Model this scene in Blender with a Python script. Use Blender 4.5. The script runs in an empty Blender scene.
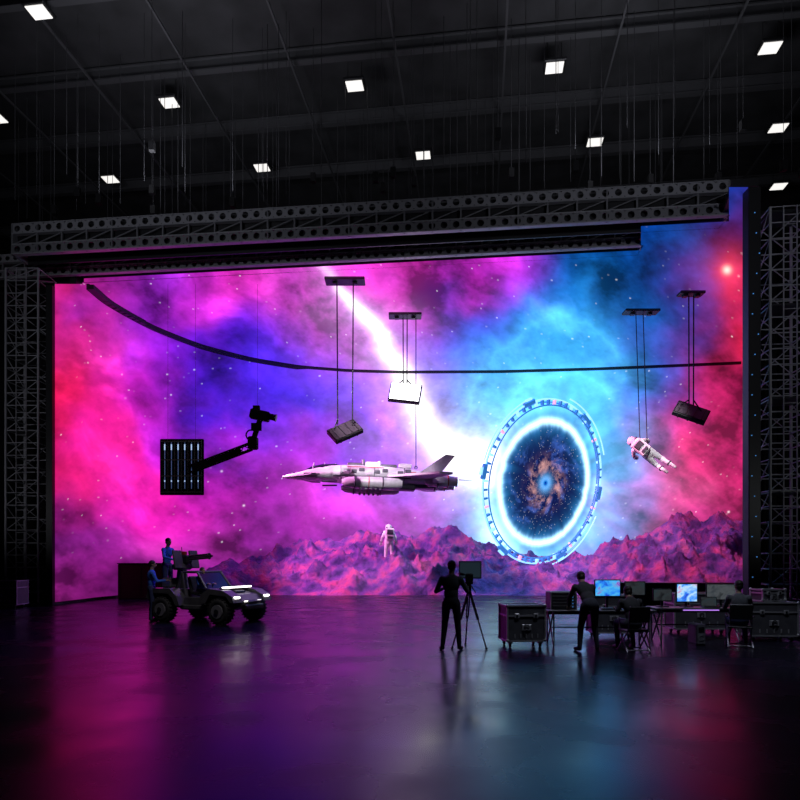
import bpy, math, random
import numpy as np
from mathutils import Vector, Matrix, noise
random.seed(7); RNG=np.random.RandomState(5)
EYE=1.8; F=640.0
scene=bpy.context.scene
try:
    scene.view_settings.view_transform='Standard'
    scene.view_settings.look='None'
except Exception: pass

# ------------------------------------------------------------------ materials
MATS={}
def mat(name,col,rough=0.5,metal=0.0,emit=None,es=0.0,spec=0.5,noise_amt=0.0,nscale=6.0,bump=0.0):
    if name in MATS: return MATS[name]
    m=bpy.data.materials.new(name); m.use_nodes=True
    nt=m.node_tree; b=nt.nodes['Principled BSDF']
    b.inputs['Base Color'].default_value=(*col,1); b.inputs['Roughness'].default_value=rough
    b.inputs['Metallic'].default_value=metal; b.inputs['Specular IOR Level'].default_value=spec
    if emit: 
        b.inputs['Emission Color'].default_value=(*emit,1); b.inputs['Emission Strength'].default_value=es
    if noise_amt>0 or bump>0:
        tc=nt.nodes.new('ShaderNodeTexCoord'); n=nt.nodes.new('ShaderNodeTexNoise')
        n.inputs['Scale'].default_value=nscale; n.inputs['Detail'].default_value=6
        nt.links.new(tc.outputs['Object'],n.inputs['Vector'])
        if noise_amt>0:
            r=nt.nodes.new('ShaderNodeValToRGB')
            r.color_ramp.elements[0].position=.3; r.color_ramp.elements[1].position=.7
            r.color_ramp.elements[0].color=(*[c*(1-noise_amt) for c in col],1)
            r.color_ramp.elements[1].color=(*[min(1,c*(1+noise_amt)) for c in col],1)
            nt.links.new(n.outputs['Fac'],r.inputs['Fac']); nt.links.new(r.outputs['Color'],b.inputs['Base Color'])
        if bump>0:
            bp=nt.nodes.new('ShaderNodeBump'); bp.inputs['Strength'].default_value=bump
            nt.links.new(n.outputs['Fac'],bp.inputs['Height']); nt.links.new(bp.outputs['Normal'],b.inputs['Normal'])
    MATS[name]=m; return m

# ------------------------------------------------------------------ mesh builder
class MB:
    def __init__(s): s.v=[]; s.f=[]; s.m=[]; s.s=[]; s.mats=[]
    def mi(s,m):
        if m not in s.mats: s.mats.append(m)
        return s.mats.index(m)
    def add(s,vs,fs,m,smooth=False):
        o=len(s.v); s.v.extend([tuple(v) for v in vs]); k=s.mi(m)
        for f in fs: s.f.append([i+o for i in f]); s.m.append(k); s.s.append(smooth)
    def box(s,c,size,m,rot=None,bev=0.0,taper=(1,1)):
        hx,hy,hz=[d/2 for d in size]; R=rot or Matrix.Identity(3); c=Vector(c)
        if bev<=0:
            vs=[]
            for z in(-1,1):
                for y in(-1,1):
                    for x in(-1,1):
                        tx,ty=(taper if z>0 else (1,1))
                        vs.append(c+R@Vector((x*hx*tx,y*hy*ty,z*hz)))
            s.add(vs,[(0,2,3,1),(4,5,7,6),(0,1,5,4),(2,6,7,3),(0,4,6,2),(1,3,7,5)],m); return
        b=min(bev,hx*.9,hy*.9,hz*.9); rings=[]
        for z,ins in((-hz,b),(-hz+b,0),(hz-b,0),(hz,b)):
            tt=(z+hz)/(2*hz); tx=1+(taper[0]-1)*tt; ty=1+(taper[1]-1)*tt
            ax=(hx-ins)*tx; ay=(hy-ins)*ty; q=b*.8 if ins==0 else b*.5
            q=min(q,ax*.8,ay*.8)
            pts=[(ax-q,-ay),(ax,-ay+q),(ax,ay-q),(ax-q,ay),(-ax+q,ay),(-ax,ay-q),(-ax,-ay+q),(-ax+q,-ay)]
            rings.append([c+R@Vector((x,y,z)) for x,y in pts])
        s.loft(rings,m,smooth=False)
    def loft(s,rings,m,smooth=True,cap=True,closed=True):
        n=len(rings[0]); vs=[p for r in rings for p in r]; fs=[]
        for i in range(len(rings)-1):
            for j in range(n if closed else n-1):
                k=(j+1)%n; fs.append((i*n+j,i*n+k,(i+1)*n+k,(i+1)*n+j))
        s.add(vs,fs,m,smooth)
        if cap:
            s.add(rings[0],[tuple(reversed(range(n)))],m); s.add(rings[-1],[tuple(range(n))],m)
    def tube(s,p0,p1,r0,m,r1=None,n=8,smooth=True,cap=True):
        p0=Vector(p0);p1=Vector(p1); r1=r0 if r1 is None else r1
        d=(p1-p0); 
        if d.length<1e-6: return
        q=d.to_track_quat('Z','Y').to_matrix()
        R=[[p+q@Vector((r*math.cos(2*math.pi*i/n),r*math.sin(2*math.pi*i/n),0)) for i in range(n)] for p,r in((p0,r0),(p1,r1))]
        s.loft(R,m,smooth,cap)
    def ell(s,c,r,m,rot=None,seg=14,rings=9,zmin=-1.0):
        R=rot or Matrix.Identity(3); c=Vector(c); rg=[]
        a0=math.asin(max(-1,zmin)) if zmin>-1 else -math.pi/2+.05
        for i in range(rings+1):
            a=a0+(math.pi/2-.05-a0)*i/rings
            rg.append([c+R@Vector((r[0]*math.cos(a)*math.cos(2*math.pi*j/seg),r[1]*math.cos(a)*math.sin(2*math.pi*j/seg),r[2]*math.sin(a))) for j in range(seg)])
        s.loft(rg,m)
    def torus(s,c,R,r,m,rot=None,n=32,k=8,a0=0,a1=2*math.pi):
        rot=rot or Matrix.Identity(3); c=Vector(c); full=abs(a1-a0-2*math.pi)<1e-4; rg=[]
        for i in range(n+1):
            a=a0+(a1-a0)*i/n
            rg.append([c+rot@Vector(((R+r*math.cos(t))*math.cos(a),(R+r*math.cos(t))*math.sin(a),r*math.sin(t))) for t in [2*math.pi*j/k for j in range(k)]])
        s.loft(rg,m,cap=not full)
    def build(s,name,loc=(0,0,0),rz=0,parent=None,rot=None):
        me=bpy.data.meshes.new(name); me.from_pydata(s.v,[],s.f)
        for m in s.mats: me.materials.append(m)
        me.polygons.foreach_set('material_index',s.m); me.polygons.foreach_set('use_smooth',s.s); me.update()
        o=bpy.data.objects.new(name,me); scene.collection.objects.link(o); o.location=loc
        o.rotation_euler=rot if rot else (0,0,rz)
        if parent: o.parent=parent
        return o
def RZ(a): return Matrix.Rotation(math.radians(a),3,'Z')
def RX(a): return Matrix.Rotation(math.radians(a),3,'X')
def RY(a): return Matrix.Rotation(math.radians(a),3,'Y')

BLK=mat('black_paint',(.012,.012,.014),.5)
DK=mat('dark_metal',(.04,.04,.045),.4,.5)
ALU=mat('aluminium_truss',(.42,.42,.46),.38,.6)
TRU=mat('truss_steel',(.20,.20,.22),.55,.2)
TRL=mat('truss_steel_light',(.34,.34,.37),.5,.2)
CASEB=mat('flight_case_laminate',(.10,.10,.115),.45,noise_amt=.2)
CASEE=mat('flight_case_edge',(.6,.6,.63),.35,.5)
RUB=mat('rubber',(.02,.02,.022),.75,noise_amt=.3,nscale=20)
GLS=mat('dark_glass',(.01,.015,.03),.08)
WHT=mat('ship_hull_white',(.76,.75,.80),.4,.05,noise_amt=.2,nscale=2.5)
GRY=mat('ship_panel_grey',(.10,.10,.13),.4,.3,noise_amt=.2)
RED=mat('ship_red_stripe',(.55,.04,.03),.4)
CABLE=mat('cable',(.02,.02,.022),.6)

# ------------------------------------------------------------------ room shell
fm=mat('floor_black_screed',(.009,.008,.019),.3,spec=.10,noise_amt=.35,nscale=.35,bump=.02)
n=fm.node_tree; b=n.nodes['Principled BSDF']
tc=n.nodes.new('ShaderNodeTexCoord'); nz=n.nodes.new('ShaderNodeTexNoise'); nz.inputs['Scale'].default_value=.8; nz.inputs['Detail'].default_value=5
mr=n.nodes.new('ShaderNodeMapRange'); mr.inputs[1].default_value=.3; mr.inputs[2].default_value=.7; mr.inputs[3].default_value=.17; mr.inputs[4].default_value=.34
n.links.new(tc.outputs['Object'],nz.inputs['Vector']); n.links.new(nz.outputs['Fac'],mr.inputs[0]); n.links.new(mr.outputs[0],b.inputs['Roughness'])
WALLM=mat('hall_wall_black',(.014,.014,.017),.85,noise_amt=.3,nscale=.5)
ROOFM=mat('roof_deck_black',(.05,.05,.056),.8,noise_amt=.35,nscale=.6)
def slab(name,c,size,m):
    o=MB(); o.box((0,0,0),size,m); return o.build(name,c)
RH=23.8
slab('floor',(0,22,-.1),(84,76,.2),fm)
slab('ceiling',(0,22,RH+.15),(84,76,.3),ROOFM)
slab('wall_back',(0,60.1,RH/2),(84,.2,RH),WALLM)
slab('wall_left',(-42.1,22,RH/2),(.2,76,RH),WALLM)
slab('wall_right',(42.1,22,RH/2),(.2,76,RH),WALLM)
slab('wall_front',(0,-16.1,RH/2),(84,.2,RH),WALLM)

# ------------------------------------------------------------------ numpy noise
TAB=RNG.rand(8,256,256)
def vn(x,y,s=0):
    xi=np.floor(x).astype(int); yi=np.floor(y).astype(int); fx=x-xi; fy=y-yi
    fx=fx*fx*fx*(fx*(fx*6-15)+10); fy=fy*fy*fy*(fy*(fy*6-15)+10); T=TAB[s%8]
    a=T[xi%256,yi%256]; b_=T[(xi+1)%256,yi%256]; c=T[xi%256,(yi+1)%256]; d=T[(xi+1)%256,(yi+1)%256]
    return (a*(1-fx)+b_*fx)*(1-fy)+(c*(1-fx)+d*fx)*fy
def fbm(x,y,o=5,s=0,g=.5):
    r=0;a=.5;t=0
    for i in range(o):
        r=r+a*vn(x+17.3*i,y+9.1*i,s+i); t+=a; a*=g; x,y=(x*1.62+y*1.22),(y*1.62-x*1.22)
    return r/t
def ridge(x,y,o=5,s=0):
    r=0;a=.5;t=0
    for i in range(o):
        r=r+a*(1-np.sqrt((2*vn(x+7.7*i,y+3.3*i,s+i)-1)**2+.006)); t+=a; a*=.55; x,y=(x*1.62+y*1.22),(y*1.62-x*1.22)
    return r/t

# ------------------------------------------------------------------ nebula picture shown on the LED volume
CP=[
(60,290,205,30,110),(110,285,170,35,165),(150,290,140,35,200),(200,290,200,40,200),(250,290,238,50,200),(300,290,245,70,220),(350,290,235,55,220),(400,290,245,55,205),(450,285,225,45,225),(500,285,185,40,215),(545,285,60,100,215),(600,285,15,110,200),(650,285,10,90,175),(700,290,60,40,140),(738,300,210,25,60),
(400,262,240,45,190),(470,262,215,40,205),(520,262,110,50,200),(580,255,10,90,185),(640,240,5,75,185),(700,240,5,75,165),(735,210,5,50,150),(735,250,90,25,110),
(70,330,185,25,105),(110,330,200,45,170),(160,330,150,25,195),(200,330,105,25,220),(250,330,115,30,232),(300,330,160,50,232),(350,330,190,75,238),(400,320,230,80,225),(430,335,115,50,220),(480,330,70,75,232),(530,330,30,120,232),(560,330,60,175,240),(600,330,50,155,232),(650,335,60,85,200),(690,335,125,45,150),(735,335,210,30,75),
(70,370,210,25,85),(120,370,185,25,140),(180,365,130,25,190),(240,370,50,15,205),(300,370,75,25,222),(350,375,110,45,230),(440,380,75,85,238),(490,370,40,145,248),(540,370,90,200,252),(600,370,60,175,250),(640,370,60,95,225),(690,375,175,38,135),(735,375,222,32,115),
(70,410,218,22,78),(120,405,205,24,125),(180,400,180,25,175),(230,400,70,18,210),(280,400,50,15,212),(330,400,90,28,225),(380,410,150,65,240),(450,405,75,115,242),(500,410,70,195,252),(590,400,70,180,250),(620,400,70,125,235),(660,405,155,45,165),(700,400,240,45,125),(735,400,232,38,115),
(70,460,205,22,98),(120,460,215,25,142),(200,450,185,25,188),(240,450,100,25,205),(290,455,165,25,205),(340,450,110,35,220),(395,450,165,60,230),(440,470,190,120,245),(480,470,160,215,254),(610,455,90,190,254),(640,455,200,90,195),(680,450,250,50,125),(735,455,248,42,135),
(70,510,175,26,120),(120,505,215,26,165),(170,500,228,30,182),(220,500,205,30,195),(280,505,180,30,192),(330,510,195,38,188),(380,510,170,34,180),(430,515,145,60,205),(480,510,130,190,250),(620,505,165,125,225),(660,500,250,80,150),(735,500,252,45,135),
(60,550,120,28,130),(90,560,140,30,145),(120,550,190,40,170),(170,550,215,55,180),(220,550,170,40,165),(280,550,150,35,160),(340,550,135,30,150),(450,550,110,60,190),(600,550,150,130,220),(700,550,220,50,140),
(60,595,215,50,185),(100,590,120,20,110),(160,590,90,15,90),(300,590,40,8,60),(600,590,60,20,90)]
CPA=np.array(CP,float)
LIGHT=[(322,262),(338,288),(362,312),(380,330),(388,352),(402,372),(414,396),(424,420),(440,444),(466,458),(500,470)]
def seg_d(u,v,P):
    d=np.full(u.shape,1e9)
    for (x0,y0),(x1,y1) in zip(P[:-1],P[1:]):
        dx,dy=x1-x0,y1-y0; t=np.clip(((u-x0)*dx+(v-y0)*dy)/(dx*dx+dy*dy),0,1)
        d=np.minimum(d,np.hypot(u-x0-t*dx,v-y0-t*dy))
    return d
STARS=[(RNG.uniform(60,745),RNG.uniform(190,560),RNG.choice([.45,.5,.6,.9],p=[.45,.3,.2,.05]),RNG.uniform(.15,1.0)**1.6) for _ in range(520)]
def nebula(u,v):
    wu=(fbm(u/85,v/85,4,0)-.5)*115; wv=(fbm(u/85+40,v/85+11,4,2)-.5)*115
    U=u+wu; V=v+wv
    num=np.zeros((len(u),3)); den=np.zeros(len(u))+1e-9
    for x,y,r,g,b_ in CPA:
        w=np.exp(-((U-x)**2+(V-y)**2)/(2*22.0**2))+1e-6/(1+((U-x)**2+(V-y)**2)/1e3)
        den+=w; num+=w[:,None]*np.array([r,g,b_])
    c=(num/den[:,None]/255.0)
    c=np.where(c<=.04045,c/12.92,((c+.055)/1.055)**2.4)
    A=(u*.80+v*.60); B=(v*.80-u*.60)
    X=A+.35*wu; Y=B+.35*wv
    f=fbm(X/75,Y/48,7,3,.56); f2=fbm(u/20+9,v/16+4,6,1,.68); rg=ridge(X/120,Y/70,3,5); bl=fbm(u/110+3,v/90+8,3,6)
    k=np.clip(.78+2.2*(f-.5)+.75*(f2-.5)+.3*(rg-.55)+1.1*(bl-.5),.2,1.7)
    c=c*k[:,None]
    hl=np.clip((f-.55)*4,0,1)*np.clip((rg-.45)*2.5,0,1)
    c=c+hl[:,None]*(c*.45+np.array([.05,.012,.07]))
    j=(fbm(u/14,v/14,4,6)-.5)*12
    d=np.abs(seg_d(u+j,v+j*.6,LIGHT))
    fade=np.clip((v-258)/50,.3,1)
    wl=4.5+np.clip((v-290)/150,0,1)*10
    c+=(np.exp(-(d/wl)**2)*1.4*fade)[:,None]*np.array([1,.88,1.0])
    gl=(.45+1.0*f2)
    c+=(np.exp(-(d/(wl*3.2)))*.85*fade*gl)[:,None]*np.array([.75,.5,1.0])
    e=np.hypot((u-545)/50,(v-484)/66); ang=np.arctan2(v-484,u-545)
    ray=.5+.9*vn(ang*11+30,e*2,4)
    c+=(np.exp(-np.abs(e-1.0)/.52)*1.0*ray)[:,None]*np.array([.06,.55,1.0])
    c+=(np.exp(-((u-474)/28)**2-((v-468)/22)**2)*.8)[:,None]*np.array([.7,.92,1])
    c+=(np.exp(-((u-498)/18)**2-((v-538)/24)**2)*1.1)[:,None]*np.array([.5,.9,1])
    for P,a in (([(470,420),(482,380),(505,350),(532,325),(560,312),(590,318),(612,338),(622,370)],.34),([(500,430),(520,395),(550,372),(585,372),(612,392)],.5)):
        d=seg_d(u+wu*.35+j*.6,v+wv*.35+j*.4,P); c+=(np.exp(-d/9)*a*gl)[:,None]*np.array([.12,.68,1.0])
    for x,y,r,a in STARS:
        m=(np.abs(u-x)<3)&(np.abs(v-y)<3)
        c[m]+=(np.exp(-((u[m]-x)**2+(v[m]-y)**2)/(2*(r*.75)**2))*a*.9)[:,None]
    d=np.hypot(u-727,v-270)
    c+=(np.exp(-(d/4)**2)*1.5)[:,None]*np.array([1,.55,.4])+(np.exp(-d/13)*1.0)[:,None]*np.array([1,.06,.04])
    return np.clip(c,0,1.6)

def emis_mat(name,strength,alpha=False):
    m=bpy.data.materials.new(name); m.use_nodes=True; nt=m.node_tree; nt.nodes.clear()
    a=nt.nodes.new('ShaderNodeVertexColor'); a.layer_name='Col'; e=nt.nodes.new('ShaderNodeEmission'); o=nt.nodes.new('ShaderNodeOutputMaterial')
    e.inputs['Strength'].default_value=strength; nt.links.new(a.outputs['Color'],e.inputs['Color'])
    if alpha:
        t=nt.nodes.new('ShaderNodeBsdfTransparent'); mx=nt.nodes.new('ShaderNodeMixShader')
        nt.links.new(a.outputs['Alpha'],mx.inputs[0]); nt.links.new(t.outputs[0],mx.inputs[1]); nt.links.new(e.outputs[0],mx.inputs[2]); nt.links.new(mx.outputs[0],o.inputs[0])
    else: nt.links.new(e.outputs[0],o.inputs[0])
    m.cycles.emission_sampling='NONE'
    return m
def grid_obj(name,P,cols,m,parent=None):
    R,C,_=P.shape; me=bpy.data.meshes.new(name)
    idx=np.arange(R*C).reshape(R,C)
    q=np.stack([idx[:-1,:-1],idx[:-1,1:],idx[1:,1:],idx[1:,:-1]],-1).reshape(-1,4)
    me.vertices.add(R*C); me.vertices.foreach_set('co',P.reshape(-1).astype(np.float32))
    me.loops.add(q.size); me.loops.foreach_set('vertex_index',q.reshape(-1).astype(np.int32))
    me.polygons.add(len(q)); me.polygons.foreach_set('loop_start',(np.arange(len(q))*4).astype(np.int32))
    me.update(calc_edges=True)
    me.polygons.foreach_set('use_smooth',np.ones(len(q),bool))
    if cols is not None:
        at=me.color_attributes.new('Col','FLOAT_COLOR','POINT')
        if cols.shape[1]==3: cols=np.hstack([cols,np.ones((len(cols),1))])
        at.data.foreach_set('color',cols.reshape(-1).astype(np.float32))
    me.materials.append(m); me.update()
    o=bpy.data.objects.new(name,me); scene.collection.objects.link(o)
    if parent: o.parent=parent
    return o
TU=[55,60,70,85,100,150,200,250,300,350,400,500,600,740,775]
TY=[25.5,25.8,26.57,27.8,29.2,32.7,35.7,38.0,39.6,40.4,40.7,40.6,40.0,38.8,38.3]
def wallY(u):
    r=0
    for k in (-6,-3,0,3,6): r=r+np.interp(u+k if np.isscalar(u) else u+k,TU,TY)
    return r/5
HC=13.8
us=np.arange(55,754.01,1.0); Yb=wallY(us); Xb=(us-400)/F*Yb
def content_uv(X,Y,Z): return 400+F*X/Y, 560-F*(Z-EYE)/Y   # stage frustum used to author the content
LEDM=emis_mat('led_wall_picture',1.12)
vol=bpy.data.objects.new('led_volume_screen',None); scene.collection.objects.link(vol)
rows=340; tt=np.linspace(0,1,rows)[:,None]
top=np.where(Yb<27.6,EYE+276.0*Yb/F,HC)
Z=.12+tt*(top[None,:]-.12)
P=np.stack([np.broadcast_to(Xb,Z.shape),np.broadcast_to(Yb,Z.shape),Z],-1)
u_,v_=content_uv(P[...,0].ravel(),P[...,1].ravel(),P[...,2].ravel())
grid_obj('curved_wall_panels',P,nebula(u_,v_),LEDM,vol)
def lineB(u):
    s=(u-400)/F; return 25.81/(1+.109*s)
def lineA(u):
    s=(u-400)/F; return 23.95/(1+.109*s)
for k,(a,b2,fn) in enumerate(((84,641,lineB),(641,729,lineA),(729,748,lambda u:20.6+0*u))):
    uu=np.arange(a,b2+.5,1.0); yf=fn(uu); yb=wallY(uu); tt=np.linspace(0,1,150)[:,None]
    inv=1/yf+(1/yb-1/yf)*tt; Y=1/inv; X=(uu-400)/F*Y
    P=np.stack([X,Y,np.full_like(Y,HC)],-1)
    u_,v_=content_uv(P[...,0].ravel(),P[...,1].ravel(),P[...,2].ravel())
    grid_obj('ceiling_panels_%d'%(k+1),P,nebula(u_,v_),LEDM,vol)
bk=MB()  # black slabs added to keep the emissive panel backs from lighting roof and hall
pts=[(float(x),float(y)) for x,y in zip(Xb[::12],Yb[::12])]
for (x0,y0),(x1,y1) in zip(pts[:-1],pts[1:]):
    a=Vector((x0,y0,0)); c=Vector((x1,y1,0)); d=(c-a).normalized(); nrm=Vector((-d.y,d.x,0))
    o1=a+nrm*.12; o2=c+nrm*.12; p1=a+nrm*.4; p2=c+nrm*.4
    z1=12.8 if y0<27.3 else HC+.4
    vs=[o1,o2,p2,p1]; vs=[Vector((q.x,q.y,0.0)) for q in vs]+[Vector((q.x,q.y,z1)) for q in vs]
    bk.add(vs,[(0,1,2,3),(4,7,6,5),(0,4,5,1),(3,2,6,7),(0,3,7,4),(1,5,6,2)],BLK)
cl=[(-13.4,27.5),(9.3,25.0),(8.8,23.2),(11.4,22.8),(10.8,20.8),(11.6,20.7),(22.2,38.3),(12.5,40.2),(0,41),(-6,40),(-11.2,36),(-13.3,31)]
bk.add([(x,y,HC+.1) for x,y in cl]+[(x,y,HC+.35) for x,y in cl],[tuple(range(12)),tuple(reversed(range(12,24)))]+[(i,(i+1)%12,12+(i+1)%12,12+i) for i in range(12)],BLK)
bk.build('panel_light_block',parent=vol)
rl=MB(); uu=np.concatenate([np.arange(84,140,5),np.arange(140,752,12)]); yy=wallY(uu.astype(float)); xx=(uu-400)/F*yy
rings=[]
for i in range(len(uu)):
    p=Vector((xx[i],yy[i],0)); j=min(i+1,len(uu)-1); k=max(i-1,0)
    d=Vector((xx[j]-xx[k],yy[j]-yy[k],0)).normalized(); nn=Vector((d.y,-d.x,0))
    hgt=.28 if uu[i]<300 else .18
    rings.append([p+nn*.1+Vector((0,0,HC-.02)),p+nn*.22+Vector((0,0,HC-.02)),p+nn*.22+Vector((0,0,HC-hgt)),p+nn*.1+Vector((0,0,HC-hgt))])
    if uu[i]<136: rl.box(p+nn*.42+Vector((0,0,HC-.26)),(.45,.22,.2),BLK,RZ(math.degrees(math.atan2(d.y,d.x))))
rl.loft(rings,BLK,smooth=False); rl.build('seam_rail',parent=vol)

# ------------------------------------------------------------------ front trusses with round holes
def beam(name,p0,p1,h,dep,zb):
    o=MB(); p0=Vector((*p0,zb));p1=Vector((*p1,zb)); L=(p1-p0).length; d=(p1-p0)/L; nn=Vector((d.y,-d.x,0))
    up=Vector((0,0,1)); Rm=Matrix((d,-nn,up)).transposed()
    bh=h*.34
    def holed(z0,hh,off,step,m):
        N=int(L/step); st=L/N
        for i in range(N):
            c=p0+d*(st*(i+.5))+nn*off+up*(z0+hh/2); r=hh*.30; k=12; sq=[];ci=[]
            for j in range(k):
                a=2*math.pi*j/k; x,z=math.cos(a),math.sin(a); m_=max(abs(x),abs(z))
                sq.append(c+d*(x/m_*st/2)+up*(z/m_*hh/2)); ci.append(c+d*(x*r)+up*(z*r))
            o.add(sq+ci,[(j,(j+1)%k,k+(j+1)%k,k+j) for j in range(k)],m)
    mid=(p0+p1)/2
    for z0 in (0,h-bh):
        holed(z0,bh,dep/2,bh*1.05,TRL if z0 else TRU)
        o.box(mid+up*(z0+.02)+nn*(dep/2-.08),(L,.2,.04),TRL,Rm); o.box(mid+up*(z0+bh-.02)+nn*(dep/2-.08),(L,.2,.04),TRL,Rm)
    o.box(mid+up*(h/2)-nn*(dep/2),(L,.06,h),BLK,Rm)
    o.box(mid+up*(h*.5)+nn*(dep*.2),(L,.03,h*.9),BLK,Rm)
    nseg=int(L/1.0)
    for i in range(nseg+1):
        q=p0+d*(L*i/nseg)+nn*(dep/2-.05)
        o.box(q+up*(h/2),(.06,.08,h),TRU,Rm)
        if i<nseg:
            q2=p0+d*(L*(i+1)/nseg)+nn*(dep/2-.06); o.tube(q+up*bh,q2+up*(h-bh),.025,TRU,n=5)
    for q in(p0,p1): o.box(q+up*(h/2),(.08,dep,h),TRU,Rm)
    return o.build(name)
beam('perforated_truss',(-15.2,25.6),(11.5,22.7),1.22,.9,HC)
beam('perforated_truss.001',(-17.9,27.75),(9.3,24.8),1.0,.8,HC)
# ------------------------------------------------------------------ lattice towers
def tower(name,cx,cy,w,h,rz=0,m=ALU,step=.5):
    o=MB(); hw=w/2
    for x in(-hw,hw):
        for y in(-hw,hw): o.tube((x,y,0),(x,y,h),.045,m,n=8)
    N=int(h/step)
    for i in range(N+1):
        z=i*h/N
        for a,c in (((-hw,-hw),(hw,-hw)),((hw,-hw),(hw,hw)),((hw,hw),(-hw,hw)),((-hw,hw),(-hw,-hw))):
            o.tube((*a,z),(*c,z),.022,m,n=5,cap=False)
            if i<N and i%2==0:
                z2=min(h,(i+2)*h/N); o.tube((*a,z),(*c,z2),.018,m,n=5,cap=False)
    for x in(-.2,.2): o.tube((x,-hw-.06,0),(x,-hw-.06,h),.022,m,n=6)
    for i in range(int(h/.3)): o.tube((-.2,-hw-.06,.3*i+.2),(.2,-hw-.06,.3*i+.2),.014,m,n=5,cap=False)
    for i in range(0,int(h),3): o.box((0,0,i+1.0),(w*.92,w*.9,.05),DK)
    o.box((0,0,.04),(w+.3,w+.3,.08),DK,bev=.02)
    return o.build(name,(cx,cy,0),rz)
TW=mat('tower_steel',(.30,.30,.33),.6,.0,spec=.3)
tower('scaffold_tower',-15.15,26.3,1.3,13.5,m=TW)
tower('scaffold_tower.001',12.5,21.0,1.15,13.1,rz=-.12,m=TW)
o=MB(); o.box((0,0,6.9),(.4,.4,13.8),BLK,bev=.03)
BLU=mat('status_led_blue',(.02,.1,.3),.4,emit=(.1,.4,1),es=.6)
for i in range(20): o.box((random.uniform(-.12,.15),-.21,.6+i*.65),(.025,.02,.025),BLU)
o.build('screen_edge_column',(11.4,20.75,0))
BLKD=mat('drape_black',(.006,.006,.007),.9,spec=.1)
def drape(name,x0,n_,y,h,sg):
    o=MB()
    for i in range(n_): o.tube((x0+sg*i*.45,y+.12*(i%2),.02),(x0+sg*i*.45,y+.12*(i%2),h),.26,BLKD,n=8)
    o.tube((x0-sg*.2,y,h+.05),(x0+sg*n_*.45,y,h+.05),.05,DK); o.build(name)
drape('added_black_drape',12.75,18,22.8,13.6,1); drape('added_black_drape.001',-14.35,26,28.0,13.4,-1)  # drapes are additions; the right one hides screen glow behind the tower
# ------------------------------------------------------------------ roof
o=MB(); ax=Vector((9,-1.1,0)).normalized(); ay=Vector((-ax.y,ax.x,0)); Rr=Matrix((ax,ay,Vector((0,0,1)))).transposed()
BM=mat('roof_beam',(.09,.09,.10),.6)
for i in range(-6,9):
    c=Vector((0,28,RH-.35))+ay*(i*4.0-1)
    o.box(c+Vector((0,0,.25)),(64,.3,.06),BM,Rr); o.box(c-Vector((0,0,.25)),(64,.3,.06),BM,Rr); o.box(c,(64,.08,.5),BM,Rr)
for i in range(-7,8):
    c=Vector((0,28,RH-.9))+ax*(i*4.5)
    o.box(c,(.08,44,.08),BM,Rr)
o.build('ceiling_beam_grid')
LMP=mat('lamp_panel_white',(.9,.9,.9),.4,emit=(1,.97,.93),es=1.0)
base=Vector((1.26,34.8,RH-1.1)); 
LP=[base+ax*(9.07*i) for i in range(-3,4)]+[Vector((-2.1,29.7,RH-1.1))+ax*(9.07*i) for i in range(-2,4)]+[Vector((22.3,37.7,RH-1.1))]+[Vector((-5.5,24.6,RH-1.1))+ax*(9.07*i) for i in range(-1,3)]
for p in LP:
    q=MB(); q.box((0,0,.08),(.92,.8,.14),DK,Rr,bev=.03); q.box((0,0,0),(.72,.6,.05),LMP,Rr)
    q.tube((-.3,0,.1),(-.3,0,1.05),.015,CABLE); q.tube((.3,0,.1),(.3,0,1.05),.015,CABLE)
    sc=(RH-1.1-EYE)/(22.0); q.build('ceiling_light_panel',Vector((p.x*sc,p.y*sc,p.z)))
o=MB(); CB=mat('rigging_cable_grey',(.05,.05,.058),.6)
for i in range(120):
    t=random.uniform(-1,1); p=Vector((-2,24,0))+ax*(t*17)+ay*random.uniform(-1.2,6)
    z0=random.uniform(15.2,17.5); o.tube((p.x,p.y,z0),(p.x,p.y,RH-.9),random.choice((.010,.015)),CB,n=4,cap=False)
    if random.random()<.35: o.box((p.x,p.y,z0),(.2,.2,.35),BLK)
o.build('rigging_cables')

# ------------------------------------------------------------------ rock set
RX_=[110,150,200,240,270,300,340,380,420,450,480,500,540,590,620,650,680,700,720,747,775]
RYt=[584,580,574,562,552,545,537,533,537,534,543,553,560,556,545,532,517,522,518,513,515]
def rn(x,y,o=7,h=.58):
    v=0;a=1;s=0;w=1.0
    for i in range(o):
        n_=1-abs(noise.noise(Vector((x,y,3.7*i+1))))*2.0; n_=max(0,n_)**2*w; w=min(1,max(0.2,n_*1.8)); v+=a*n_; s+=a; a*=h; x,y=x*1.7+y*1.1,y*1.7-x*1.1
    return v/s
def terr_h(X,Y,u,t):
    zt=EYE+(560-np.interp(u,RX_,RYt))/F*37.0
    prof=.25*min(1,t*6)+.75*np.clip(t*1.1,0,1)**1.1
    n1=rn(X*.40+3,Y*.62+1)-.36; n2=noise.noise(Vector((X*2.1,Y*2.6,4)))+.6*noise.noise(Vector((X*4.6,Y*5.2,2)))
    lf=noise.noise(Vector((X*.35,Y*.5,9)))
    env=min(1,t*7)*min(1,max(.15,(u-170)/100))
    return max(0.02,zt*prof*(1+.2*lf)+(n1*1.5+.14*n2)*env*(1-.4*t))
NU,NT=740,170; Pt=np.zeros((NT,NU,3))
def tY(u):
    yb=min(float(wallY(u)),39.5)-.6; return min(yb-1.2,32.6+1.0*noise.noise(Vector((u*.02,0,0)))),yb
for j in range(NU):
    u=160+(750-160)*j/(NU-1); yf,yb=tY(u)
    for i in range(NT):
        t=i/(NT-1); Y=yf+(yb-yf)*t; X=(u-400)/F*Y
        Pt[i,j]=(X,Y,terr_h(X,Y,u,t) if t>0 else 0.0)
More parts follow.
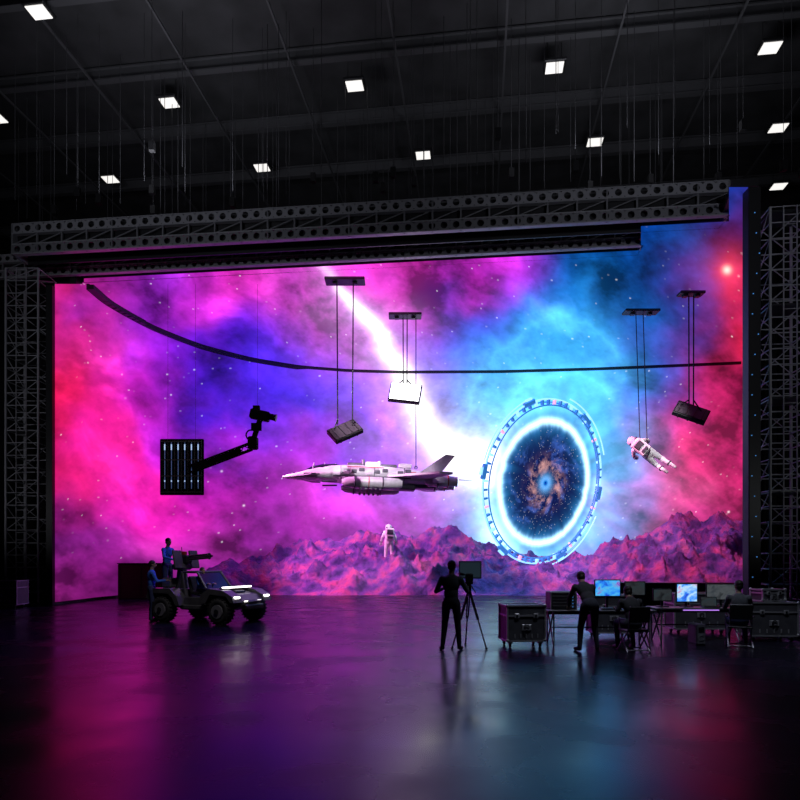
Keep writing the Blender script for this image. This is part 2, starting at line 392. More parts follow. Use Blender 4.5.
rock=mat('alien_rock',(.62,.20,.60),.36,spec=.55,noise_amt=.55,nscale=1.3,bump=.9)
nt=rock.node_tree; r_=[n_ for n_ in nt.nodes if n_.type=='VALTORGB'][0]
r_.color_ramp.elements[0].color=(.07,.05,.22,1); r_.color_ramp.elements[1].color=(.9,.16,.42,1)
e_=r_.color_ramp.elements.new(.46); e_.color=(.26,.10,.48,1); e_=r_.color_ramp.elements.new(.57); e_.color=(.62,.14,.50,1)
nb=nt.nodes.new('ShaderNodeTexNoise'); nb.inputs['Scale'].default_value=4.5; nb.inputs['Detail'].default_value=9; nb.inputs['Roughness'].default_value=.7
tcn=[n_ for n_ in nt.nodes if n_.type=='TEX_COORD'][0]; bpn=[n_ for n_ in nt.nodes if n_.type=='BUMP'][0]
nt.links.new(tcn.outputs['Object'],nb.inputs['Vector']); nt.links.new(nb.outputs['Fac'],bpn.inputs['Height']); bpn.inputs['Distance'].default_value=.4
terr=grid_obj('rocky_terrain_set',Pt,None,rock)

# ------------------------------------------------------------------ portal gate
gate=bpy.data.objects.new('portal_gate',None); scene.collection.objects.link(gate); gate.location=(8.05,35.4,6.05)
gate.rotation_euler=(Matrix.Rotation(math.radians(19),4,'Y')@Matrix.Rotation(math.radians(35),4,'Z')@Matrix.Rotation(math.radians(90),4,'X')).to_euler()
nr,na=130,440; rr=np.linspace(.001,1,nr)[:,None]*4.15; aa=np.linspace(0,2*math.pi,na)[None,:]
X=rr*np.cos(aa); Y=rr*np.sin(aa); P=np.stack([X,Y,0*X],-1)
x=X.ravel();y=Y.ravel();r=np.hypot(x,y);th=np.arctan2(y,x)
sw=th+r*.35; fx=r*np.cos(sw);fy=r*np.sin(sw)
f=fbm(fx*2.2+50,fy*2.2+50,6,1,.65); g=fbm(fx*1.5+20,fy*1.5+20,6,4,.65)
c=np.zeros((len(x),3))+np.array([.006,.010,.08])
c+=np.exp(-((r-1.0)/.42)**2)[:,None]*np.clip((f-.40)*4,0,1.4)[:,None]*np.array([.50,.24,.18])
c+=(np.exp(-((r-1.9)/.9)**2)*np.clip((g-.5)*4,0,1))[:,None]*np.array([.04,.10,.40])
c+=(np.exp(-(r/.42)**2)*1.6)[:,None]*np.array([.15,.5,1]); c-=(np.exp(-((r)/.18)**2)*1.6)[:,None]*np.array([.2,.5,.8])
cth=np.cos(th)*3+60; sth=np.sin(th)*3+60
ray=fbm(cth*2.4,sth*2.4+r*.5,5,2,.6)
rj=r+(ray-.5)*.16
c+=(np.exp(-((rj-3.38)/.21)**2)*1.9)[:,None]*np.array([.6,.92,1])
c+=(np.exp(-np.abs(rj-3.38)/.36)*(.4+1.2*ray))[:,None]*np.array([.04,.45,1])
st=RNG.rand(len(x))>.988; c[st&(r<2.9)]+=.45
c=np.clip(c,0,2)
al=np.clip((4.15-r)/.75,0,1)**1.3
grid_obj('event_horizon',P,np.hstack([c,al[:,None]]),emis_mat('portal_glow',1.0,True),gate)
GR=mat('gate_ring_metal',(.12,.25,.55),.3,.6,emit=(.05,.32,.95),es=.5)
GB=mat('gate_ring_light',(.2,.6,1),.3,emit=(.35,.75,1),es=1.2)
GP=mat('gate_ring_pink',(1,.4,.6),.3,emit=(1,.5,.7),es=.9)
o=MB(); o.torus((0,0,0),4.52,.05,GB,n=96,k=6); o.torus((0,0,0.12),4.2,.04,GR,n=96,k=6); o.torus((0,0,-.14),4.36,.04,GR,n=96,k=6)
for a0 in (-60,40,130): o.torus((0,0,.1),4.75,.04,GB,n=30,k=6,a0=math.radians(a0),a1=math.radians(a0+55))
for i in range(60):
    a=2*math.pi*i/60; R=Matrix.Rotation(a,3,'Z')
    o.box(R@Vector((4.36,0,0)),(.26,.11,.16),(GP if i%9==0 else (GB if i%3==0 else GR)),R)
    if i%10==2: o.box(R@Vector((4.52,0,0)),(.28,.8,.22),GR,R,bev=.05); o.box(R@Vector((4.72,0,0)),(.1,.4,.16),GB,R)
o.build('gate_ring',parent=gate)

# ------------------------------------------------------------------ spaceship
o=MB()
def sect(x,yw,zt,zb,zc,k=16,p=2.6):
    rg=[]
    for j in range(k):
        a=2*math.pi*j/k; cx,sz=math.cos(a),math.sin(a)
        yy=yw*math.copysign(abs(cx)**(2/p),cx); zz=(zt if sz>0 else zb)*math.copysign(abs(sz)**(2/p),sz)
        rg.append(Vector((x,yy,zc+zz)))
    return rg
o.loft([sect(-4.45,.05,.03,.03,-.12),sect(-4.2,.22,.08,.08,-.10),sect(-3.6,.42,.17,.15,-.06),sect(-2.9,.55,.30,.22,0),sect(-2.2,.62,.40,.28,.03),sect(-1.2,.66,.42,.32,.05),sect(.4,.66,.40,.34,.05),sect(1.4,.6,.36,.32,.03),sect(2.4,.5,.3,.26,0),sect(3.0,.38,.22,.2,0)],WHT)
o.loft([sect(-3.5,.10,.03,.02,.14),sect(-3.1,.36,.19,.05,.17),sect(-2.6,.48,.27,.05,.2),sect(-2.0,.46,.27,.05,.23),sect(-1.6,.26,.18,.05,.26)],GLS)
for xx_ in(-3.05,-2.55,-2.05): 
    for sg in(-1,1): o.tube((xx_,sg*.42,.2),(xx_+.05,sg*.12,.5),.025,WHT)
for i,(xx_,l,h) in enumerate(((-1.1,.7,.16),(-.3,.6,.22),(.5,.8,.14),(1.3,.6,.2),(-.7,.15,.32),(.05,.12,.28))): o.box((xx_,0,.45+h/2-.04),(l,.5,h),WHT if i%2 else GRY,bev=.04)
def slabf(P0,th,m):
    n_=len(P0); o.add([Vector(p)+Vector(th)/2 for p in P0]+[Vector(p)-Vector(th)/2 for p in P0],[tuple(range(n_)),tuple(reversed(range(n_,2*n_)))]+[(i,(i+1)%n_,n_+(i+1)%n_,n_+i) for i in range(n_)],m)
for sd in(-1,1):
    for i in range(11): o.box((-1.5+i*.36,sd*.655,.12+.07*((i*7)%3-1)),(.27,.06,.14),GRY if i%3 else WHT,bev=.015)
    o.box((-.3,sd*.66,-.10),(3.6,.06,.05),GRY)
    for xv in(-1.75,-.2,1.2): o.box((xv,sd*.64,.05),(.03,.08,.55),GRY)
    o.box((-.6,sd*.67,.3),(1.7,.03,.035),RED); o.box((1.6,sd*.63,.12),(.3,.05,.1),RED)
    o.box((-3.0,sd*.53,-.03),(.9,.04,.06),GRY)
    c=sd*.72
    rg=[]
    for xx_,rad in((-1.7,.08),(-1.5,.19),(-1.1,.24),(.2,.25),(.9,.22),(1.1,.15)):
        rg.append([Vector((xx_,c+rad*math.cos(2*math.pi*j/14),-.36+rad*math.sin(2*math.pi*j/14))) for j in range(14)])
    o.loft(rg,WHT); o.torus((-1.1,c,-.36),.245,.035,GRY,rot=RY(90),n=18,k=5); o.torus((.2,c,-.36),.25,.035,GRY,rot=RY(90),n=18,k=5); o.torus((-.45,c,-.36),.245,.02,RED,rot=RY(90),n=18,k=5)
    for i in range(5): o.box((-.8+i*.22,c,-.60),(.1,.2,.08),GRY)
    o.box((-.4,sd*.66,-.26),(1.2,.16,.3),GRY,bev=.03)
    slabf([(.2,sd*.5,-.02),(2.4,sd*.45,-.02),(3.2,sd*2.1,-.1),(2.6,sd*2.15,-.1)],(0,0,.09),WHT)
    slabf([(1.9,sd*.3,.2),(2.9,sd*.25,.15),(3.6,sd*.6,.95),(3.15,sd*.62,.98)],(0,.07,0),WHT)
    slabf([(-3.9,sd*.25,-.1),(-2.9,sd*.5,-.05),(-2.7,sd*.95,-.12),(-3.1,sd*.95,-.12)],(0,0,.05),GRY)
    rg=[]
    for xx_,rad in((2.2,.12),(2.4,.25),(3.2,.26),(3.6,.2),(3.75,.22)):
        rg.append([Vector((xx_,sd*.42+rad*math.cos(2*math.pi*j/14),-.12+rad*math.sin(2*math.pi*j/14))) for j in range(14)])
    o.loft(rg,WHT); o.tube((3.74,sd*.42,-.12),(3.79,sd*.42,-.12),.16,mat('engine_glow',(.3,.6,1),.4,emit=(.6,.8,1),es=3),n=12)
    o.torus((2.8,sd*.42,-.12),.27,.04,GRY,rot=RY(90),n=16,k=5); o.torus((3.3,sd*.42,-.12),.25,.03,RED,rot=RY(90),n=16,k=5)
    o.box((2.8,sd*.7,-.12),(.6,.08,.3),WHT,bev=.02)
    o.tube((-1.9,sd*.5,-.3),(-2.6,sd*.5,-.33),.035,GRY)
o.box((3.3,0,.02),(.9,.3,.3),WHT,bev=.05); o.tube((3.5,0,.05),(4.6,0,.05),.03,GRY,r1=.01)
o.box((1.0,0,-.38),(1.6,.5,.25),GRY,bev=.04); o.box((2.2,0,-.30),(1.0,.4,.2),GRY,bev=.04)
ship=o.build('spaceship',(-1.1,31.3,5.82),rot=(math.radians(-4),math.radians(1.5),math.radians(6)))
ship.scale=(1.03,1.1,1.15)

# ------------------------------------------------------------------ hanging things
def ceilplate(w,d):
    q=MB(); q.box((0,0,-.06),(w,d,.12),BLK,bev=.02); q.box((-w*.25,0,-.16),(.2,.2,.12),DK); q.box((w*.25,0,-.16),(.2,.2,.12),DK)
    return q
def softbox(name,X,Y,zc,w,h,tx,ty,lit,rope_x=(-.35,.35),plate=(1.7,.7),yaw=0):
    q=ceilplate(*plate); zz=zc-HC
    R=RZ(yaw)@RX(tx)@RY(ty)
    q.box((0,0,zz),(w,.22,h),BLK,R,bev=.03)
    q.box(R@Vector((0,-.12,0))+Vector((0,0,zz)),(w*.92,.03,h*.88),lit,R)
    for x_ in rope_x: 
        q.tube((x_,0,-.15),(x_*.9,0,zz+h*.35),.03,CABLE,n=6)
    q.tube(R@Vector((-w*.5,.05,0))+Vector((0,0,zz)),Vector((rope_x[0]*.9,0,zz+h*.4+.2)),.03,DK); q.tube(R@Vector((w*.5,.05,0))+Vector((0,0,zz)),Vector((rope_x[-1]*.9,0,zz+h*.4+.2)),.03,DK)
    for i in range(3): q.box(R@Vector((-w*.3+i*w*.3,.14,0))+Vector((0,0,zz)),(.06,.1,h*.8),DK,R)
    if lit is OFFP:
        for i in range(4): q.box(R@Vector((-w*.36+i*w*.24,-.145,0))+Vector((0,0,zz)),(.03,.02,h*.86),DK,R)
    return q.build(name,(X,Y,HC))
OFFP=mat('softbox_off_diffuser',(.08,.06,.08),.6)
ONP=mat('softbox_lit_diffuser',(1,1,1),.5,emit=(1,.96,1),es=6)
softbox('hanging_softbox',-2.35,27.4,7.3,1.35,.85,-38,-34,OFFP)
softbox('hanging_softbox.001',.25,31.3,9.95,1.55,1.15,-28,8,ONP,rope_x=(-.1,.1),plate=(1.6,.7))
softbox('hanging_softbox.002',13.05,28.7,8.4,1.45,.95,-38,32,OFFP,rope_x=(-.1,.12),plate=(1.1,.5))
q=MB(); q.tube((0,0,0),(0,0,HC-.15-6.3),.022,CABLE); q.torus((0,0,.02),.07,.02,DK,rot=RX(90),n=12,k=5); q.build('ship_suspension_cable',(.78,31.3,6.3))
q=ceilplate(1.65,.6); q.tube((-.25,0,-.15),(-.05,0,-6.35),.022,CABLE); q.tube((.1,0,-.15),(.3,0,-6.6),.022,CABLE); q.build('flying_rig_winch',(11.6,30.8,HC))

# ------------------------------------------------------------------ suspended crane with light bank
q=MB(); TUB=mat('light_tube_cool',(.6,.8,1),.4,emit=(.45,.65,1),es=.8)
q.box((0,0,0),(1.9,.12,2.45),BLKD,bev=.03)
for i in range(6):
    x_=-.72+i*.29; q.tube((x_,-.09,-.95),(x_,-.09,1.05),.016,mat('tube_dim',(.1,.15,.3),.4,emit=(.12,.2,.5),es=.3),n=6); q.box((x_,-.1,.85),(.045,.03,.25),TUB); q.box((x_,-.1,-.62),(.04,.03,.07),TUB)
    q.box((x_+.14,-.08,0),(.03,.05,2.3),BLK)
for z_ in(-1.1,-.4,.3,1.1): q.box((0,-.08,z_),(1.8,.06,.05),BLK)
def lat(q,a,b_,w,m,n):
    a=Vector(a);b_=Vector(b_); d=(b_-a); Q=d.to_track_quat('Z','Y').to_matrix(); cs=[Q@Vector((x*w/2,y*w/2,0)) for x,y in((-1,-1),(1,-1),(1,1),(-1,1))]
    for c_ in cs: q.tube(a+c_,b_+c_,.035,m,n=6)
    for i in range(n):
        for j in range(4): q.tube(a+cs[j]+d*(i/n),a+cs[(j+1)%4]+d*((i+1)/n),.02,m,n=5,cap=False)
lat(q,(.4,-.25,-.15),(3.05,-.25,.85),.28,BLKD,9)
q.box((1.6,-.25,.29),(2.2,.18,.22),BLKD,RY(-21))
q.box((3.15,-.25,1.0),(.4,.4,.55),BLKD,bev=.05); q.tube((3.15,-.25,1.1),(3.45,-.25,2.0),.12,BLKD); q.box((3.45,-.25,2.2),(.85,.35,.42),BLKD,RY(12),bev=.05)
q.tube((3.85,-.25,2.15),(4.12,-.3,2.08),.14,BLKD,n=12); q.tube((4.12,-.3,2.08),(4.17,-.3,2.07),.16,DK,n=12)
q.box((3.3,-.25,2.52),(.28,.2,.18),BLKD); q.torus((3.07,-.25,1.35),.22,.035,BLKD,rot=RX(90),n=16,k=5); q.box((3.35,-.5,1.65),(.45,.05,.34),BLKD)
for x_,z0 in((-.6,1.2),(.6,1.2),(3.3,2.4)): q.tube((x_,-.05,z0),(x_,-.05,HC-5.85),.006,CABLE,n=4)
q.build('suspended_camera_crane',(-9.5,27.9,5.85))

# ------------------------------------------------------------------ people
SKIN=mat('skin',(.42,.26,.19),.55); HAIR=mat('hair_dark',(.02,.015,.012),.6); EYEM=mat('eye_dark',(.02,.02,.02),.2)
SHOE=mat('shoe_black',(.02,.02,.02),.5)
def cloth(n_,c): return mat(n_,c,.85,noise_amt=.2,nscale=12)
def V(*a): return Vector(a)
def J(**ov):
    j=dict(pel=V(0,0,.97),chest=V(0,.0,1.33),neck=V(0,.0,1.50),head=V(0,.035,1.665),
      shL=V(-.18,0,1.43),shR=V(.18,0,1.43),elL=V(-.27,-.02,1.15),elR=V(.27,-.02,1.15),wrL=V(-.28,.06,.90),wrR=V(.28,.06,.90),
      hipL=V(-.095,0,.92),hipR=V(.095,0,.92),knL=V(-.11,.02,.50),knR=V(.11,.02,.50),anL=V(-.12,-.02,.09),anR=V(.12,-.02,.09),
      toL=V(-.14,.15,.035),toR=V(.14,.15,.035))
    for k_,v_ in ov.items(): j[k_]=V(*v_)
    return j
def person(name,j,loc,yaw,top,bot,fat=1.0,suit=None,headrot=(0,0),hair=True,cap=None,rot=None,scale=1.0):
    parts=[]
    skin=suit or SKIN; shoe=suit or SHOE
    def cap_(a,b_,r0,r1,m): parts.append(('c',a,b_,r0*fat,r1*fat,m))
    up=(j['neck']-j['pel']).normalized(); rt=(j['shR']-j['shL']).normalized(); fw=up.cross(rt).normalized(); rt=fw.cross(up)
    T=Matrix((rt,fw,up)).transposed()
    def el(c,r,m,R=T): parts.append(('e',c,[q_*fat for q_ in r],R,m))
    el(j['pel'],(.165,.125,.14),bot); el(j['pel'].lerp(j['chest'],.45),(.145,.11,.19),top); el(j['chest'],(.175,.125,.2),top)
    cap_(j['shL']+up*-.02,j['shR']+up*-.02,.066,.066,top); cap_(j['neck']-up*.06,j['neck']+ (j['head']-j['neck'])*.5,.062,.055,skin)
    for s in 'LR':
        cap_(j['sh'+s],j['el'+s],.06,.046,top); cap_(j['el'+s],j['wr'+s],.046,.033,top)
        cap_(j['hip'+s],j['kn'+s],.095,.065,bot); cap_(j['kn'+s],j['an'+s],.066,.045,bot)
        cap_(j['an'+s]+V(0,0,-.035),j['to'+s],.046,.038,shoe)
    HR=RZ(headrot[0])@RX(headrot[1])
    H=j['head']
    if suit is None:
        el_=lambda c,r: parts.append(('e',H+HR@V(*c),list(r),HR,skin))
        el_((0,-.01,.025),(.076,.095,.095)); el_((0,.025,-.045),(.056,.065,.065)); el_((0,.098,-.012),(.012,.02,.024)); el_((0,.085,-.05),(.025,.014,.012))
        el_((.078,-.005,-.01),(.012,.02,.03)); el_((-.078,-.005,-.01),(.012,.02,.03))
    mb=MB()
    for p in parts:
        if p[0]=='c': mb.tube(p[1],p[2],p[3],skin,r1=p[4],n=14); mb.ell(p[1],(p[3],)*3,skin); mb.ell(p[2],(p[4],)*3,skin)
        else: mb.ell(p[1],p[2],skin,rot=p[3],seg=18,rings=12)
    t=mb.build('tmp'); md=t.modifiers.new('r','REMESH'); md.mode='VOXEL'; md.voxel_size=.013; md.use_smooth_shade=True
    sm=t.modifiers.new('s','SMOOTH'); sm.iterations=4; sm.factor=.5
    dg=bpy.context.evaluated_depsgraph_get(); ev=t.evaluated_get(dg); me=ev.to_mesh()
    nv=len(me.vertices); co=np.zeros(nv*3); me.vertices.foreach_get('co',co); co=co.reshape(-1,3)
    faces=[tuple(p.vertices) for p in me.polygons]; ctr=np.array([p.center[:] for p in me.polygons])
    ev.to_mesh_clear(); bpy.data.objects.remove(t)
    best=np.full(len(ctr),1e9); bi=np.zeros(len(ctr),int); ml=[]
    for k_,p in enumerate(parts):
        if p[0]=='c':
            a=np.array(p[1]);b_=np.array(p[2]);d=b_-a;tt_=np.clip(((ctr-a)@d)/(d@d+1e-9),0,1); ds=np.linalg.norm(ctr-a-tt_[:,None]*d,axis=1)-(p[3]+(p[4]-p[3])*tt_); ml.append(p[5])
        else:
            q_=(ctr-np.array(p[1]))@np.array(p[3]); rr_=np.array(p[2]); ds=(np.linalg.norm(q_/rr_,axis=1)-1)*rr_.min(); ml.append(p[4])
        m_=ds<best; best[m_]=ds[m_]; bi[m_]=k_
    fin=MB(); fin.v=[tuple(c_) for c_ in co]; fin.f=[list(f_) for f_ in faces]; fin.m=[fin.mi(ml[i]) for i in bi]; fin.s=[True]*len(faces)
    for s in 'LR':
        w=j['wr'+s]; d=(w-j['el'+s]).normalized(); side=V(1,0,0) if abs(d.x)<.8 else V(0,1,0)
        side=(side-d*side.dot(d)).normalized(); nn=d.cross(side).normalized()
        if nn.z>0: nn=-nn
        R=Matrix((side,nn,d)).transposed(); hf=fat if suit else 1.0
        fin.ell(w+d*.05,(.042*hf,.018*hf,.058),skin,rot=R)
        for i,(xo,ln) in enumerate(((-.03,.032),(-.01,.037),(.01,.035),(.03,.027))):
            a=w+d*.085+side*xo*hf; b1=a+d*ln+nn*.006; b2=b1+(d*.7+nn*.7).normalized()*ln*.8; b3=b2+(d*.3+nn).normalized()*ln*.55
            fin.tube(a,b1,.0095*hf,skin,r1=.009*hf,n=6); fin.tube(b1,b2,.009*hf,skin,r1=.008*hf,n=6); fin.tube(b2,b3,.008*hf,skin,r1=.0065*hf,n=6)
        ts=1 if s=='L' else -1
        a=w+d*.03+side*ts*.032*hf; b1=a+(d*.6+side*ts*.7+nn*.3).normalized()*.038; b2=b1+(d+nn*.5).normalized()*.03
        fin.tube(a,b1,.012*hf,skin,r1=.0105*hf,n=6); fin.tube(b1,b2,.0105*hf,skin,r1=.008*hf,n=6)
    if suit is None:
        for x_ in(-.03,.03): fin.ell(H+HR@V(x_,.083,.01),(.011,.008,.008),EYEM,rot=HR,seg=8,rings=5)
        if hair:
            fin.ell(H+HR@V(0,-.022,.035),(.083,.098,.098),cap or HAIR,rot=HR@RX(-18),zmin=-.25)
            fin.ell(H+HR@V(0,-.045,-.01),(.072,.062,.07),cap or HAIR,rot=HR)
        fin.torus(j['neck']-up*.035,.07,.016,top,rot=T,n=16,k=6)
    else:
        VIS=mat('visor_gold',(.05,.03,.04),.08,.8)
        fin.ell(H,(.17,.17,.18),suit,rot=HR,seg=20,rings=12); fin.ell(H+HR@V(0,.055,0),(.13,.135,.125),VIS,rot=HR,seg=18,rings=10)
        fin.torus(j['neck']+up*.02,.14,.035,GRY,rot=T,n=20,k=6)
        B=j['chest']-fw*.26
        fin.box(B,(.42,.24,.6),suit,T,bev=.05); fin.box(B-fw*.13+up*.1,(.3,.05,.22),GRY,T,bev=.02); fin.box(B-fw*.13-up*.16,(.26,.05,.12),GRY,T,bev=.02)
        fin.box(j['chest']+fw*.18,(.22,.1,.16),GRY,T,bev=.02)
        for s in(-1,1): fin.tube(B+rt*s*.15+up*.3,B+rt*s*.15+up*.36,.04,GRY)
        for a,b_ in(('elL','wrL'),('elR','wrR'),('knL','anL'),('knR','anR')):
            p=j[a].lerp(j[b_],.8); Q=(j[b_]-j[a]).to_track_quat('Z','Y').to_matrix(); fin.torus(p,(.055 if a[0]=='e' else .07)*fat*.9,.018,GRY,rot=Q,n=14,k=5)
    ob=fin.build(name,loc,yaw,rot=rot); ob.scale=(scale,)*3
    return ob
BT=cloth('cloth_black_tshirt',(.05,.05,.058)); JN=cloth('cloth_dark_jeans',(.045,.05,.07)); BLUE=cloth('cloth_blue_uniform',(.04,.16,.7)); NAVY=cloth('cloth_navy',(.03,.04,.12))
GRYC=cloth('cloth_grey_shirt',(.12,.13,.15))
person('camera_operator',J(elL=(-.31,.06,1.17),wrL=(-.18,.24,1.22),elR=(.31,.08,1.18),wrR=(.3,.33,1.25),knL=(-.13,.01,.5),anL=(-.17,-.03,.09),toL=(-.22,.13,.035),knR=(.13,.04,.5),anR=(.16,.03,.09),toR=(.2,.19,.035),head=(.01,.05,1.665)),(1.02,12.75,0),-.15,GRYC,JN,headrot=(-15,-8))
person('technician',J(pel=(0,-.16,.93),chest=(0,.12,1.20),neck=(0,.24,1.33),head=(0,.35,1.44),shL=(-.18,.19,1.26),shR=(.18,.19,1.26),elL=(-.25,.32,1.02),elR=(.25,.32,1.02),wrL=(-.2,.50,.86),wrR=(.2,.50,.86),hipL=(-.095,-.14,.89),hipR=(.095,-.14,.89),knL=(-.15,-.05,.48),knR=(.15,.0,.48),anL=(-.19,-.10,.09),anR=(.19,-.04,.09),toL=(-.22,.07,.035),toR=(.24,.12,.035)),(3.72,12.72,0),.08,BT,JN,headrot=(0,-25))
def seated(**k_):
    d=dict(pel=(0,0,.56),chest=(0,.03,.92),neck=(0,.06,1.09),head=(0,.1,1.25),shL=(-.18,.04,1.02),shR=(.18,.04,1.02),elL=(-.25,.16,.80),elR=(.25,.16,.80),wrL=(-.17,.42,.82),wrR=(.17,.42,.82),
      hipL=(-.1,.03,.54),hipR=(.1,.03,.54),knL=(-.15,.44,.53),knR=(.15,.44,.53),anL=(-.17,.34,.09),anR=(.17,.36,.09),toL=(-.18,.5,.035),toR=(.18,.52,.035)); d.update(k_); return J(**d)
person('technician.001',seated(chest=(0,.1,.88),neck=(0,.17,1.03),head=(0,.26,1.15),shL=(-.18,.14,.97),shR=(.18,.14,.97)),(4.62,12.66,0),.1,BT,JN,headrot=(5,-20))
person('technician.002',seated(),(7.05,13.30,0),-.35,GRYC,NAVY,headrot=(20,-10))
AST=mat('astronaut_suit_white',(.8,.78,.8),.6,noise_amt=.12,nscale=8)
def ground_z(X,Y):
    u=400+F*X/Y; yf,yb=tY(u); return terr_h(X,Y,u,(Y-yf)/(yb-yf))
ax_=-.62; best=None
for k_ in range(60):
    ay_=34.2+k_*.06; g_=ground_z(ax_,ay_)
    if best is None or abs(g_-1.75)<abs(best[1]-1.75): best=(ay_,g_)
ay_,gz=best; print('astro ground',ay_,gz)
person('astronaut',J(elL=(-.33,-.02,1.17),elR=(.33,-.02,1.17),wrL=(-.38,.1,.93),wrR=(.38,.1,.93),knL=(-.14,.02,.5),knR=(.14,.02,.5),anL=(-.17,-.02,.09),anR=(.17,-.02,.09),toL=(-.2,.14,.045),toR=(.2,.14,.045),shL=(-.2,0,1.43),shR=(.2,0,1.43)),(ax_,ay_,gz-.02),.2,AST,AST,fat=1.45,suit=AST,scale=1.12)
person('astronaut.001',J(pel=(0,0,.97),elL=(-.36,.2,1.28),elR=(.36,.2,1.28),wrL=(-.34,.45,1.15),wrR=(.34,.42,1.2),hipL=(-.1,0,.92),knL=(-.15,.12,.5),knR=(.13,-.02,.5),anL=(-.15,-.22,.22),anR=(.15,-.2,.12),toL=(-.15,-.2,.06),toR=(.15,-.22,-.03),shL=(-.2,0,1.43),shR=(.2,0,1.43)),(13.0,30.8,6.15),0,AST,AST,fat=1.4,suit=AST,rot=(math.radians(14),math.radians(-50),math.radians(-25)),scale=1.35)

# ------------------------------------------------------------------ buggy
CAR=mat('buggy_paint_dark_olive',(.11,.11,.12),.35,.3,noise_amt=.2,nscale=4); HL=mat('headlamp',(1,1,1),.3,emit=(1,.95,.9),es=3); TL=mat('tail_strip',(1,.3,.1),.4,emit=(1,.3,.1),es=2)
q=MB()
def prism(q,prof,y0,y1,m,ins=0.0):
    n_=len(prof); a=[Vector((x,y0+ins,z)) for x,z in prof]; b_=[Vector((x,y1-ins,z)) for x,z in prof]
    q.add(a+b_,[tuple(range(n_)),tuple(reversed(range(n_,2*n_)))]+[(i,n_+i,n_+(i+1)%n_,(i+1)%n_) for i in range(n_)],m)
prism(q,[(-1.45,.42),(1.2,.38),(1.5,.5),(1.55,.66),(1.35,.82),(.5,.98),(.35,.98),(.3,.72),(-.45,.72),(-.5,.95),(-1.5,.95),(-1.55,.6)],-.5,.5,CAR)
for sd in(-1,1):
    prism(q,[(.35,.55),(.45,.85),(.7,1.0),(1.2,.95),(1.5,.80),(1.58,.62),(1.45,.62),(1.3,.8),(.75,.84),(.6,.6)],sd*.5,sd*.88,CAR)
    prism(q,[(-1.62,.7),(-1.5,.98),(-.7,.98),(-.45,.75),(-.35,.5),(-.5,.5),(-.62,.72),(-.8,.84),(-1.35,.84),(-1.5,.65)],sd*.5,sd*.88,CAR)
    q.box((0,sd*.6,.45),(1.0,.22,.16),CAR,bev=.04); q.box((0,sd*.66,.62),(.7,.05,.25),CAR,bev=.02)
    for xw in(-1.03,1.03):
        c=V(xw,sd*.74,.37)
        q.tube(c-V(0,.13,0),c+V(0,.13,0),.33,RUB,n=28); q.torus(c,.285,.085,RUB,rot=RX(90),n=28,k=10); q.torus(c-V(0,.09,0),.27,.09,RUB,rot=RX(90),n=28,k=8); q.torus(c+V(0,.09,0),.27,.09,RUB,rot=RX(90),n=28,k=8)
        q.tube(c+V(0,sd*.12,0),c+V(0,sd*.19,0),.19,ALU,n=16); q.tube(c+V(0,sd*.18,0),c+V(0,sd*.22,0),.07,DK,n=12)
        for k_ in range(22):
            a=2*math.pi*k_/22; q.box(c+V(math.cos(a)*.362,0,math.sin(a)*.362),(.03,.3,.045),RUB,RY(-math.degrees(a)))
        q.tube((xw,sd*.3,.5),(xw,sd*.66,.4),.05,DK)
    q.box((1.53,sd*.68,.76),(.08,.24,.06),HL,RY(15),bev=.02); q.box((1.54,sd*.3,.64),(.05,.16,.03),HL)
    for a,b_ in(((.35,.98),(-.02,1.45)),((-.02,1.45),(-.55,1.45)),((-.55,1.45),(-.75,.95)),((-.55,1.45),(-.45,.75))): q.tube((a[0],sd*.55,a[1]),(b_[0],sd*.5,b_[1]),.035,CAR)
    q.box((-.15,sd*.26,.85),(.42,.36,.12),DK,bev=.04); q.box((-.37,sd*.26,1.08),(.12,.36,.5),DK,RY(-12),bev=.04)
    q.box((-1.57,sd*.6,.75),(.04,.2,.06),TL)
q.add([(.35,-.5,.98),(.35,.5,.98),(0,.47,1.43),(0,-.47,1.43)],[(0,1,2,3)],GLS)
for x_ in(-.02,-.55): q.tube((x_,-.5,1.45),(x_,.5,1.45),.035,CAR)
q.box((.9,0,.93),(.5,.4,.06),DK,RY(11),bev=.02); q.box((1.6,0,.48),(.12,.8,.14),DK,bev=.03); q.tube((1.62,-.3,.62),(1.62,.3,.62),.035,CAR)
q.torus((.12,.26,1.0),.15,.015,DK,rot=RY(60),n=18,k=5)
q.box((1.0,0,1.02),(.06,1.3,.05),HL,bev=.015); q.box((.96,0,.98),(.1,1.34,.06),DK)
q.tube((-1.05,0,.95),(-1.05,0,1.5),.2,DK,r1=.14,n=16); q.box((-1.05,0,1.6),(.4,.5,.2),CAR,bev=.05)
for sd in(-1,1): q.box((-.9,sd*.34,1.82),(.06,.36,.55),CAR,RY(-12),bev=.02)
q.box((-1.0,0,1.82),(.5,.24,.26),DK,bev=.04)
for k_ in range(3):
    a=2*math.pi*k_/3; yy_,zz_=.06*math.cos(a),.06*math.sin(a); q.tube((-.8,yy_,1.86+zz_),(.05,yy_,1.92+zz_),.03,DK)
q.torus((-.02,0,1.915),.08,.022,DK,rot=RY(90),n=14,k=5)
q.tube((-1.2,.3,.95),(-1.35,.3,2.2),.012,DK); q.box((-1.3,0,1.12),(.35,.8,.3),CAR,bev=.04)
q.box((-1.0,0,2.0),(.2,.12,.12),mat('sight_red',(.4,.03,.03),.4),bev=.02)
BY=(-5.62,18.9); byaw=math.radians(-24)
q.build('armed_buggy',(BY[0],BY[1],0),byaw)
def onb(x,y,z): p=Matrix.Rotation(byaw,3,'Z')@V(x,y,z); return (p.x+BY[0],p.y+BY[1],z)
